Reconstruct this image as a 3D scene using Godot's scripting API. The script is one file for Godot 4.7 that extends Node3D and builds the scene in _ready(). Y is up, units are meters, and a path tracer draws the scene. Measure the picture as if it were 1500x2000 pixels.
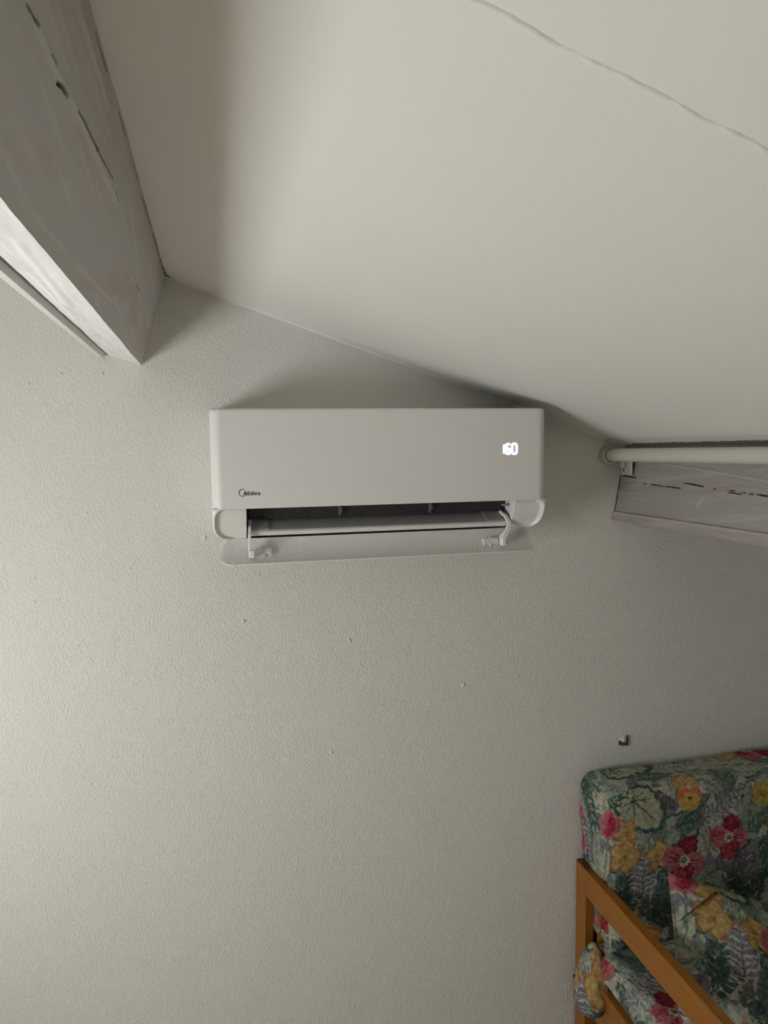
extends Node3D
# An attic corner: split air conditioner on a rough plaster gable wall, sloping ceiling,
# two whitewashed purlins, a pipe, and a pine sofa bed with floral covers.

const SLOPE := 0.338          # fall of the roof towards the right
const CEIL0 := 2.346          # ceiling height at x = 0
const ROOM_L := -1.35
const ROOM_R := 2.65
const ROOM_Z := 3.7

var M := {}
var taken := {}

# ------------------------------------------------------------------ helpers
func ceil_y(x: float) -> float:
	return CEIL0 - SLOPE * x

func numbered(called: String) -> String:
	var n: int = taken.get(called, 0)
	taken[called] = n + 1
	return called if n == 0 else "%s_%03d" % [called, n]

func tag(o: Node3D, label := "", category := "", group := "", kind := "") -> Node3D:
	if label: o.set_meta("label", label)
	if category: o.set_meta("category", category)
	if group: o.set_meta("group", group)
	if kind: o.set_meta("kind", kind)
	return o

func base(called: String, at: Vector3) -> Node3D:
	var o := Node3D.new()
	o.name = numbered(called)
	add_child(o)
	o.position = at
	return o

func put(called: String, mesh: Mesh, mat: Material, parent: Node = self, at := Vector3.ZERO) -> MeshInstance3D:
	var o := MeshInstance3D.new()
	o.name = numbered(called) if parent == self else called
	o.mesh = mesh
	o.material_override = mat
	parent.add_child(o, true)
	o.position = at
	return o

func st_new() -> SurfaceTool:
	var st := SurfaceTool.new()
	st.begin(Mesh.PRIMITIVE_TRIANGLES)
	return st

func done(st: SurfaceTool, smooth := false) -> ArrayMesh:
	if smooth: st.index()
	st.generate_normals()
	return st.commit()

# one triangle whose front looks along OUT
func tri(st: SurfaceTool, a: Vector3, b: Vector3, c: Vector3, out: Vector3, smooth := false) -> void:
	st.set_smooth_group(0 if smooth else 0xFFFFFFFF)
	if (c - a).cross(b - a).dot(out) < 0.0:
		var t := b
		b = c
		c = t
	for p in [a, b, c]:
		st.set_uv(Vector2(p.z + p.x * 0.37, p.y + p.x * 0.21))
		st.add_vertex(p)

func quad(st: SurfaceTool, a: Vector3, b: Vector3, c: Vector3, d: Vector3, out: Vector3, smooth := false) -> void:
	tri(st, a, b, c, out, smooth)
	tri(st, a, c, d, out, smooth)

# polygon in (x, y) pushed along z from z0 to z1 (convex outline)
func prism_z(st: SurfaceTool, pts: Array, z0: float, z1: float) -> void:
	var mid := Vector3.ZERO
	for p in pts: mid += Vector3(p.x, p.y, 0)
	mid /= pts.size()
	for i in pts.size():
		var a: Vector2 = pts[i]
		var b: Vector2 = pts[(i + 1) % pts.size()]
		var m := Vector3((a.x + b.x) / 2, (a.y + b.y) / 2, 0) - mid
		quad(st, Vector3(a.x, a.y, z0), Vector3(b.x, b.y, z0), Vector3(b.x, b.y, z1), Vector3(a.x, a.y, z1), m)
		if i > 0 and i < pts.size() - 1:
			var o: Vector2 = pts[0]
			tri(st, Vector3(o.x, o.y, z0), Vector3(a.x, a.y, z0), Vector3(b.x, b.y, z0), Vector3(0, 0, -1))
			tri(st, Vector3(o.x, o.y, z1), Vector3(a.x, a.y, z1), Vector3(b.x, b.y, z1), Vector3(0, 0, 1))

# box from LO to HI with chamfered edges
func bevel_box(st: SurfaceTool, lo: Vector3, hi: Vector3, r := 0.003) -> void:
	var c := (lo + hi) / 2.0
	var h := (hi - lo) / 2.0
	r = minf(r, minf(h.x, minf(h.y, h.z)) * 0.9)
	var P := func(sx: int, sy: int, sz: int, axis: int) -> Vector3:
		var v := Vector3(h.x * sx, h.y * sy, h.z * sz)
		for k in 3:
			if k != axis: v[k] -= r * [sx, sy, sz][k]
		return c + v
	for axis in 3:
		for s in [-1, 1]:
			var q := []
			for e in [[-1, -1], [1, -1], [1, 1], [-1, 1]]:
				var g := [0, 0, 0]
				g[axis] = s
				g[(axis + 1) % 3] = e[0]
				g[(axis + 2) % 3] = e[1]
				q.append(P.call(g[0], g[1], g[2], axis))
			var out := Vector3.ZERO
			out[axis] = s
			quad(st, q[0], q[1], q[2], q[3], out)
	for axis in 3:                      # edges along axis
		var b := (axis + 1) % 3
		var d := (axis + 2) % 3
		for sb in [-1, 1]:
			for sd in [-1, 1]:
				var lo_ := [0, 0, 0]
				var hi_ := [0, 0, 0]
				lo_[axis] = -1; hi_[axis] = 1
				lo_[b] = sb; hi_[b] = sb
				lo_[d] = sd; hi_[d] = sd
				var out := Vector3.ZERO
				out[b] = sb
				out[d] = sd
				quad(st, P.call(lo_[0], lo_[1], lo_[2], b), P.call(hi_[0], hi_[1], hi_[2], b), P.call(hi_[0], hi_[1], hi_[2], d), P.call(lo_[0], lo_[1], lo_[2], d), out)
	for sx in [-1, 1]:
		for sy in [-1, 1]:
			for sz in [-1, 1]:
				tri(st, P.call(sx, sy, sz, 0), P.call(sx, sy, sz, 1), P.call(sx, sy, sz, 2), Vector3(sx, sy, sz))

func boxed(lo: Vector3, hi: Vector3, r := 0.003) -> ArrayMesh:
	var st := st_new()
	bevel_box(st, lo, hi, r)
	return done(st)

# tube through points, radius per point
func tube(st: SurfaceTool, pts: Array, radii: Array, n := 16, caps := true) -> void:
	var rings := []
	for i in pts.size():
		var d: Vector3 = (pts[mini(i + 1, pts.size() - 1)] - pts[maxi(i - 1, 0)]).normalized()
		var a := d.cross(Vector3.UP if absf(d.y) < 0.9 else Vector3.RIGHT).normalized()
		var b := d.cross(a)
		var ring := []
		for k in n:
			var t := TAU * k / n
			ring.append(pts[i] + (a * cos(t) + b * sin(t)) * float(radii[i]))
		rings.append(ring)
	for i in pts.size() - 1:
		for k in n:
			var k2 := (k + 1) % n
			var out: Vector3 = rings[i][k] + rings[i][k2] - pts[i] * 2.0
			if out.length() < 1e-7: out = rings[i + 1][k] + rings[i + 1][k2] - pts[i + 1] * 2.0
			quad(st, rings[i][k], rings[i][k2], rings[i + 1][k2], rings[i + 1][k], out, true)
	if caps:
		for e in [[0, pts[0] - pts[1]], [pts.size() - 1, pts[-1] - pts[-2]]]:
			for k in n:
				tri(st, pts[e[0]], rings[e[0]][k], rings[e[0]][(k + 1) % n], e[1])

# smooth sheet of (nu+1) x (nv+1) points; f(u, v) -> Vector3 for u, v in 0..1; uvf and colf may be null
func sheet(nu: int, nv: int, f: Callable, out: Vector3, uvf = null, colf = null) -> ArrayMesh:
	var pos := PackedVector3Array()
	var uv := PackedVector2Array()
	var col := PackedColorArray()
	for j in nv + 1:
		for i in nu + 1:
			var u := float(i) / nu
			var v := float(j) / nv
			pos.append(f.call(u, v))
			uv.append(uvf.call(u, v) if uvf != null else Vector2(u, v))
			if colf != null: col.append(colf.call(u, v))
	return from_grid(nu, nv, pos, uv, col, out)

func from_grid(nu: int, nv: int, pos: PackedVector3Array, uv: PackedVector2Array, col: PackedColorArray, out: Vector3) -> ArrayMesh:
	var idx := PackedInt32Array()
	var nor := PackedVector3Array()
	nor.resize(pos.size())
	var m := (nv / 2) * (nu + 1) + nu / 2
	var flip := (pos[m + nu + 1] - pos[m]).cross(pos[m + 1] - pos[m]).dot(out) < 0.0
	for j in nv:
		for i in nu:
			var a := j * (nu + 1) + i
			var b := a + 1
			var c := a + nu + 1
			var d := c + 1
			for t in [[a, b, d], [a, d, c]]:
				var q: Array = t if not flip else [t[0], t[2], t[1]]
				var n := (pos[q[2]] - pos[q[0]]).cross(pos[q[1]] - pos[q[0]])
				for k in q:
					idx.append(k)
					nor[k] += n
	for k in nor.size(): nor[k] = nor[k].normalized()
	var arr := []
	arr.resize(Mesh.ARRAY_MAX)
	arr[Mesh.ARRAY_VERTEX] = pos
	arr[Mesh.ARRAY_NORMAL] = nor
	arr[Mesh.ARRAY_TEX_UV] = uv
	if col.size(): arr[Mesh.ARRAY_COLOR] = col
	arr[Mesh.ARRAY_INDEX] = idx
	var am := ArrayMesh.new()
	am.add_surface_from_arrays(Mesh.PRIMITIVE_TRIANGLES, arr)
	return am

# soft box: rounded edges, surface pushed along its normal by DISP(point, normal); uv of the unfolded left, front and top faces in metres, shifted
func soft_box(lo: Vector3, hi: Vector3, r: float, step: float, disp: Callable, shift: Vector2) -> ArrayMesh:
	var pos := PackedVector3Array()
	var uv := PackedVector2Array()
	var idx := PackedInt32Array()
	var acc := {}
	var size := hi - lo
	for axis in 3:
		for s in [0, 1]:
			var b := (axis + 1) % 3
			var d := (axis + 2) % 3
			var nb := maxi(4, int(size[b] / step))
			var nd := maxi(4, int(size[d] / step))
			var start := pos.size()
			for j in nd + 1:
				for i in nb + 1:
					var p := Vector3.ZERO
					p[axis] = hi[axis] if s else lo[axis]
					p[b] = lo[b] + size[b] * i / nb
					p[d] = lo[d] + size[d] * j / nd
					var inner := p.clamp(lo + Vector3.ONE * r, hi - Vector3.ONE * r)
					var n := (p - inner).normalized()
					var w := inner + n * r
					pos.append(w + n * float(disp.call(w, n)))
					var fl := Vector2.ZERO
					if axis == 0: fl = Vector2(p.z - hi.z if s == 0 else size.x + hi.z - p.z, p.y)
					elif axis == 2: fl = Vector2(p.x - lo.x, p.y)
					else: fl = Vector2(p.x - lo.x, hi.y + hi.z - p.z)
					uv.append(to_print(fl + shift))
			for j in nd:
				for i in nb:
					var a := start + j * (nb + 1) + i
					for t in [[a, a + 1, a + nb + 2], [a, a + nb + 2, a + nb + 1]]:
						var q: Array = t
						var n := (pos[q[2]] - pos[q[0]]).cross(pos[q[1]] - pos[q[0]])
						var mid := (pos[q[0]] + pos[q[1]] + pos[q[2]]) / 3.0
						var o := Vector3.ZERO
						o[axis] = 1 if s else -1
						if n.dot(mid - mid.clamp(lo + Vector3.ONE * r, hi - Vector3.ONE * r) + o * 0.01) < 0.0:
							q = [t[0], t[2], t[1]]
							n = -n
						for k in q:
							idx.append(k)
							var key := (pos[k] * 20000.0).round()
							acc[key] = acc.get(key, Vector3.ZERO) + n
	var nor := PackedVector3Array()
	for p in pos: nor.append((acc.get((p * 20000.0).round(), Vector3.UP) as Vector3).normalized())
	var arr := []
	arr.resize(Mesh.ARRAY_MAX)
	arr[Mesh.ARRAY_VERTEX] = pos
	arr[Mesh.ARRAY_NORMAL] = nor
	arr[Mesh.ARRAY_TEX_UV] = uv
	arr[Mesh.ARRAY_INDEX] = idx
	var am := ArrayMesh.new()
	am.add_surface_from_arrays(Mesh.PRIMITIVE_TRIANGLES, arr)
	return am

# print metres (u from the front left edge, v height) -> texture uv
func to_print(p: Vector2) -> Vector2:
	return Vector2(p.x + 0.2, 1.12 - p.y)

# ------------------------------------------------------------------ materials
func noise(seed_: int, freq: float, octaves := 3, kind := FastNoiseLite.TYPE_SIMPLEX_SMOOTH) -> FastNoiseLite:
	var n := FastNoiseLite.new()
	n.seed = seed_
	n.frequency = freq
	n.noise_type = kind
	n.fractal_octaves = octaves
	return n

func plain(c: Color, rough := 0.6, spec := 0.5) -> StandardMaterial3D:
	var m := StandardMaterial3D.new()
	m.albedo_color = c.linear_to_srgb()        # colours here are linear, as measured
	m.roughness = rough
	m.metallic_specular = spec
	return m

# seamless height picture of plaster: stretched grains and a few lumps
func plaster_height(seed_: int, grain: float, side := 1024) -> ImageTexture:
	var a := noise(seed_, grain, 2)
	var b := noise(seed_ + 5, grain * 0.3, 2)
	var c := noise(seed_ + 9, grain * 2.6, 1)
	var ia := a.get_seamless_image(side, side)
	var ib := b.get_seamless_image(side, side)
	var ic := c.get_seamless_image(side, side)
	var im := Image.create(side, side, false, Image.FORMAT_RF)
	for y in side:
		for x in side:
			var v := ia.get_pixel(x, y).r
			var w := ib.get_pixel(x, y).r
			var g := smoothstep(0.42, 0.66, v) * (0.35 + 0.65 * w)      # flat-topped grains, thicker in some places
			im.set_pixel(x, y, Color(clampf(g * 0.8 + ic.get_pixel(x, y).r * 0.2, 0, 1), 0, 0))
	return ImageTexture.create_from_image(im)

func rough_plaster(c: Color, tex: Texture2D, relief_cm: float, per_metre: float) -> StandardMaterial3D:
	var m := plain(c, 0.75, 0.35)
	m.uv1_triplanar = true
	m.uv1_world_triplanar = true
	m.uv1_scale = Vector3.ONE * per_metre
	m.heightmap_enabled = true
	m.heightmap_texture = tex
	m.heightmap_scale = relief_cm
	return m

func wood_texture(seed_: int, dark: Color, light: Color) -> ImageTexture:
	var w := 512
	var h := 256
	var im := Image.create(w, h, false, Image.FORMAT_RGB8)
	var a := noise(seed_, 1.0, 3)
	var rng := RandomNumberGenerator.new()
	rng.seed = seed_
	for y in h:
		for x in w:
			var bend := a.get_noise_2d(x * 0.006, y * 0.012) * 14.0
			var ring := a.get_noise_2d(x * 0.0035, (y + bend) * 0.11)
			var fine := a.get_noise_2d(x * 0.02 + 90.0, y * 0.55)
			var t := clampf(0.5 + ring * 0.75 + fine * 0.25, 0, 1)
			im.set_pixel(x, y, dark.lerp(light, t).linear_to_srgb())
	return ImageTexture.create_from_image(im)

func make_materials() -> void:
	var h1 := plaster_height(3, 0.055)
	var h2 := plaster_height(9, 0.03)
	M.wall = rough_plaster(Color(0.725, 0.713, 0.664), h1, 0.095, 1.8)
	M.wall.uv1_scale = Vector3(2.25, 1.6, 2.25)      # grains drawn out upwards by the roller
	M.ceiling = rough_plaster(Color(0.78, 0.77, 0.735), h2, 0.02, 1.1)
	M.room = plain(Color(0.7, 0.69, 0.65), 0.8)
	M.floor = plain(Color(0.56, 0.49, 0.40), 0.6)
	M.plastic = plain(Color(0.79, 0.778, 0.745), 0.42)
	M.vane = plain(Color(0.34, 0.34, 0.335), 0.5)
	M.black = plain(Color(0.012, 0.012, 0.013), 0.55)
	M.dark_part = plain(Color(0.09, 0.09, 0.09), 0.5)
	M.dots = plain(Color(0.7, 0.7, 0.7), 0.6)
	M.ink = plain(Color(0.01, 0.01, 0.011), 0.3)
	M.pipe = plain(Color(0.54, 0.52, 0.46), 0.4)
	M.pipe_clip = plain(Color(0.48, 0.47, 0.44), 0.5)
	M.gap = plain(Color(0.02, 0.018, 0.016), 0.9)
	M.raw = plain(Color(0.24, 0.19, 0.155), 0.9)
	M.iron = plain(Color(0.07, 0.06, 0.042), 0.6)
	M.knob = plain(Color(0.015, 0.014, 0.014), 0.4)
	M.paint = StandardMaterial3D.new()
	M.paint.vertex_color_use_as_albedo = true
	M.paint.roughness = 0.6
	M.pine = StandardMaterial3D.new()
	M.pine.albedo_texture = wood_texture(11, Color(0.225, 0.074, 0.006), Color(0.36, 0.142, 0.013))
	M.pine.uv1_scale = Vector3(1.6, 7.0, 1)
	M.pine.roughness = 0.42
	M.pine_end = StandardMaterial3D.new()
	M.pine_end.albedo_texture = wood_texture(23, Color(0.06, 0.018, 0.005), Color(0.14, 0.042, 0.010))
	M.pine_end.uv1_scale = Vector3(12.0, 30.0, 1)
	M.pine_end.roughness = 0.5
	M.frame_white = plain(Color(0.8, 0.8, 0.78), 0.4)
	M.cloth = StandardMaterial3D.new()
	M.cloth.albedo_texture = floral_print()
	M.cloth.roughness = 0.85
	M.cloth.metallic_specular = 0.3
	M.pane = StandardMaterial3D.new()
	M.pane.albedo_color = Color(0.9, 0.95, 0.95, 0.05)
	M.pane.transparency = BaseMaterial3D.TRANSPARENCY_ALPHA
	M.pane.roughness = 0.02
	M.glow = plain(Color(0.8, 0.85, 0.95), 0.4)
	M.glow.emission_enabled = true
	M.glow.emission = Color(0.93, 0.955, 1.0)
	M.glow.emission_energy_multiplier = 1.0
	M.glow_blue = plain(Color(0.5, 0.55, 0.7), 0.4)
	M.glow_blue.emission_enabled = true
	M.glow_blue.emission = Color(0.66, 0.74, 0.97)
	M.glow_blue.emission_energy_multiplier = 0.8

# ------------------------------------------------------------------ the printed cover cloth
const PX := 1024
var art: Image
var arng := RandomNumberGenerator.new()

func poly(pts: PackedVector2Array, c: Color) -> void:      # filled outline, wrapping round the picture's edges
	var top := 1e9
	var bot := -1e9
	for p in pts:
		top = minf(top, p.y)
		bot = maxf(bot, p.y)
	var k := c.linear_to_srgb()
	for y in range(int(floor(top)), int(ceil(bot)) + 1):
		var xs := []
		for i in pts.size():
			var a := pts[i]
			var b := pts[(i + 1) % pts.size()]
			if (a.y <= y) != (b.y <= y):
				xs.append(a.x + (y - a.y) / (b.y - a.y) * (b.x - a.x))
		xs.sort()
		for i in range(0, xs.size() - 1, 2):
			var x0 := int(round(xs[i]))
			var w := int(round(xs[i + 1])) - x0
			if w < 1: continue
			x0 = posmod(x0, PX)
			art.fill_rect(Rect2i(x0, posmod(y, PX), w, 1), k)
			if x0 + w > PX: art.fill_rect(Rect2i(0, posmod(y, PX), x0 + w - PX, 1), k)

func stroke(a: Vector2, b: Vector2, w: float, c: Color, bow := 0.0) -> void:
	var n := (b - a).orthogonal().normalized()
	var up := PackedVector2Array()
	var down := PackedVector2Array()
	for i in 7:
		var t := i / 6.0
		var p := a.lerp(b, t) + n * bow * sin(t * PI)
		var h := w * (1.0 - 0.7 * t) / 2.0 + 0.3
		up.append(p + n * h)
		down.append(p - n * h)
	down.reverse()
	up.append_array(down)
	poly(up, c)

func leaf(at: Vector2, long: float, wide: float, ang: float, c: Color, vein = null, teeth := 0.0, bow := 0.0) -> void:
	var d := Vector2.from_angle(ang)
	var n := d.orthogonal()
	var up := PackedVector2Array()
	var down := PackedVector2Array()
	for i in 17:
		var t := i / 16.0
		var mid := at + d * (t - 0.5) * long + n * bow * long * sin(t * PI)
		var h := wide / 2.0 * pow(sin(pow(t, 0.8) * PI), 0.8) * (1.0 + teeth * (1 if i % 2 else -1))
		up.append(mid + n * h)
		down.append(mid - n * h)
	down.reverse()
	up.append_array(down)
	poly(up, c)
	if vein != null:
		var a := at - d * long * 0.48
		stroke(a, at + d * long * 0.42, long * 0.035 + 0.8, vein, -bow * long)
		for k in 4:
			var t := -0.25 + float(k) * 0.17
			var p := at + d * t * long + n * bow * long * sin((t + 0.5) * PI)
			for s in [-1, 1]:
				stroke(p, p + (d * 0.18 * long + n * s * wide * 0.34), 1.6, vein)

func blob(at: Vector2, rx: float, ry: float, ang: float, c: Color, rough := 0.06) -> void:
	var pts := PackedVector2Array()
	for i in 22:
		var t := TAU * i / 22
		var k := 1.0 + arng.randf_range(-rough, rough)
		pts.append(at + Vector2(cos(t) * rx * k, sin(t) * ry * k).rotated(ang))
	poly(pts, c)

func poppy(at: Vector2, r: float, ang: float) -> void:
	var red := Color(0.24, 0.018, 0.035)
	var deep := Color(0.15, 0.010, 0.024)
	var rose := Color(0.36, 0.10, 0.11)
	for k in 4:
		var a: float = ang + k * PI / 2 + [0.0, 0.15, -0.1, 0.1][k]
		var p := at + Vector2.from_angle(a) * r * 0.52
		blob(p, r * 0.58, r * 0.52, a, [deep, rose, red, rose][k], 0.07)
		blob(p + Vector2.from_angle(a + 0.8) * r * 0.16, r * 0.36, r * 0.26, a, [red, Color(0.39, 0.135, 0.135), Color(0.31, 0.045, 0.065), Color(0.33, 0.07, 0.08)][k], 0.1)
		for j in 3:
			stroke(at + Vector2.from_angle(a - 0.35 + j * 0.35) * r * 0.3, at + Vector2.from_angle(a - 0.3 + j * 0.3) * r * 0.85, r * 0.05, deep)
	var star := PackedVector2Array()
	for i in 20: star.append(at + Vector2.from_angle(TAU * i / 20) * r * (0.32 if i % 2 else 0.22))
	poly(star, Color(0.5, 0.46, 0.27))
	blob(at, r * 0.15, r * 0.15, 0, Color(0.07, 0.11, 0.06))
	blob(at + Vector2(1, -1), r * 0.06, r * 0.06, 0, Color(0.4, 0.4, 0.25))

func bud(at: Vector2, rx: float, ry: float, ang: float) -> void:
	blob(at, rx, ry, ang, Color(0.36, 0.10, 0.11))
	blob(at + Vector2(rx * 0.1, ry * 0.1), rx * 0.45, ry * 0.75, ang + 0.3, Color(0.3, 0.02, 0.045))
	stroke(at + Vector2(0, -ry * 0.8).rotated(ang), at + Vector2(0, ry * 0.8).rotated(ang), 4, Color(0.2, 0.012, 0.03), 5)

func yellow_flower(at: Vector2, r: float, ang: float) -> void:
	var y := Color(0.43, 0.29, 0.095)
	var o := Color(0.33, 0.125, 0.045)
	for k in 5:
		var a := ang + k * TAU / 5
		blob(at + Vector2.from_angle(a) * r * 0.5, r * 0.52, r * 0.42, a, o, 0.12)
		blob(at + Vector2.from_angle(a) * r * 0.46, r * 0.44, r * 0.36, a, y, 0.08)
	stroke(at, at + Vector2.from_angle(ang + 1.0) * r * 0.55, r * 0.09, o)
	stroke(at, at + Vector2.from_angle(ang + 2.6) * r * 0.5, r * 0.08, o)
	blob(at, r * 0.13, r * 0.1, 0, Color(0.22, 0.13, 0.035))

func pansy(at: Vector2, r: float) -> void:
	blob(at + Vector2(-r * 0.4, -r * 0.35), r * 0.62, r * 0.6, 0, Color(0.46, 0.1, 0.05))
	blob(at + Vector2(r * 0.45, -r * 0.35), r * 0.62, r * 0.58, 0, Color(0.46, 0.11, 0.06))
	blob(at + Vector2(0, r * 0.15), r * 0.98, r * 0.86, 0, Color(0.5, 0.19, 0.055))
	blob(at + Vector2(0, r * 0.25), r * 0.85, r * 0.75, 0, Color(0.45, 0.29, 0.075))
	for s in [-1, 1]: stroke(at + Vector2(0, -r * 0.1), at + Vector2(s * r * 0.55, r * 0.1), 4, Color(0.3, 0.08, 0.03), s * 5.0)
	blob(at + Vector2(0, -r * 0.05), r * 0.14, r * 0.12, 0, Color(0.1, 0.03, 0.015))

func daisy(at: Vector2, r: float) -> void:
	for k in 11:
		var a := TAU * k / 11
		leaf(at + Vector2.from_angle(a) * r * 0.55, r * 0.95, r * 0.46, a, Color(0.33, 0.235, 0.03) if k % 2 else Color(0.39, 0.28, 0.05))
	blob(at, r * 0.27, r * 0.27, 0, Color(0.2, 0.15, 0.03))

func fern(at: Vector2, long: float, wide: float, ang: float, c: Color, gap: Color) -> void:
	var d := Vector2.from_angle(ang)
	var n := d.orthogonal()
	for k in 8:
		var t := k / 7.5
		var w := wide / 2.0 * (1.0 - t * 0.75)
		var p := at + d * (t - 0.5) * long
		for s in [-1, 1]:
			var q: Vector2 = p + n * s * w * 0.5 + d * w * 0.22
			leaf(q + d * 2.5, w * 1.1, long * 0.105, (n * s + d * 0.45).angle(), gap)
			leaf(q, w * 1.06, long * 0.085, (n * s + d * 0.45).angle(), c)
	stroke(at - d * long * 0.5, at + d * long * 0.5, 4, c.darkened(0.35))

func frond(at: Vector2, long: float, ang: float, c: Color) -> void:
	var d := Vector2.from_angle(ang)
	for k in 5:
		var t := -0.4 + k * 0.2
		for s in [-1, 1]:
			leaf(at + d * t * long + d.rotated(s * 0.9) * long * 0.2, long * 0.36, long * 0.13, ang + s * 0.75, c, null, 0.1)
	leaf(at + d * long * 0.5, long * 0.34, long * 0.13, ang, c)
	stroke(at - d * long * 0.55, at + d * long * 0.5, 3, c.darkened(0.3))

func big_leaf(at: Vector2, r: float, ang: float) -> void:
	var green := Color(0.035, 0.085, 0.062)
	var pale := Color(0.36, 0.36, 0.24)
	for pass_ in 2:
		var pts := PackedVector2Array()
		for i in 64:
			var t := TAU * i / 64 - PI
			var heart := 0.92 - 0.4 * pow(absf(t) / PI, 6.0) + 0.42 * exp(-t * t * 4.0) - 0.12 * exp(-pow(absf(t) - 1.1, 2) * 6.0)
			var scallop := 0.055 * sin(t * 14.0) if pass_ else 0.03 * sin(t * 14.0 + 0.5)
			pts.append(at + Vector2.from_angle(t + ang) * r * (heart * (0.92 if pass_ else 1.08) + scallop))
		poly(pts, pale if pass_ else green)
	var hub := at - Vector2.from_angle(ang) * r * 0.32
	for k in 7:
		var a := ang - 2.1 + k * 0.7
		var l := r * (1.25 if k == 3 else 0.85 - absf(k - 3) * 0.09)
		stroke(hub, hub + Vector2.from_angle(a) * l, 6 if k == 3 else 4.5, green, (k - 3) * 2.0)
		for s in [-1, 1]:
			var p := hub + Vector2.from_angle(a) * l * 0.5
			stroke(p, p + Vector2.from_angle(a + s * 0.6) * l * 0.35, 2.5, green.lerp(pale, 0.3))
	for k in 60:
		var q := at + Vector2.from_angle(arng.randf() * TAU) * r * sqrt(arng.randf()) * 0.8
		blob(q, arng.randf_range(2, 7), arng.randf_range(1.5, 4), arng.randf() * 3, pale.lerp(Color(0.3, 0.31, 0.2), arng.randf() * 0.25))
	for k in 7:
		var a := ang - 2.1 + k * 0.7
		var l := r * (1.25 if k == 3 else 0.85 - absf(k - 3) * 0.09)
		stroke(hub, hub + Vector2.from_angle(a) * l, 6 if k == 3 else 4.5, green, (k - 3) * 2.0)

func on_print(x: float, y: float) -> Vector2:      # cover metres (from the front left edge, height) -> pixel
	var p := to_print(Vector2(x, y))
	return p * PX

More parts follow.
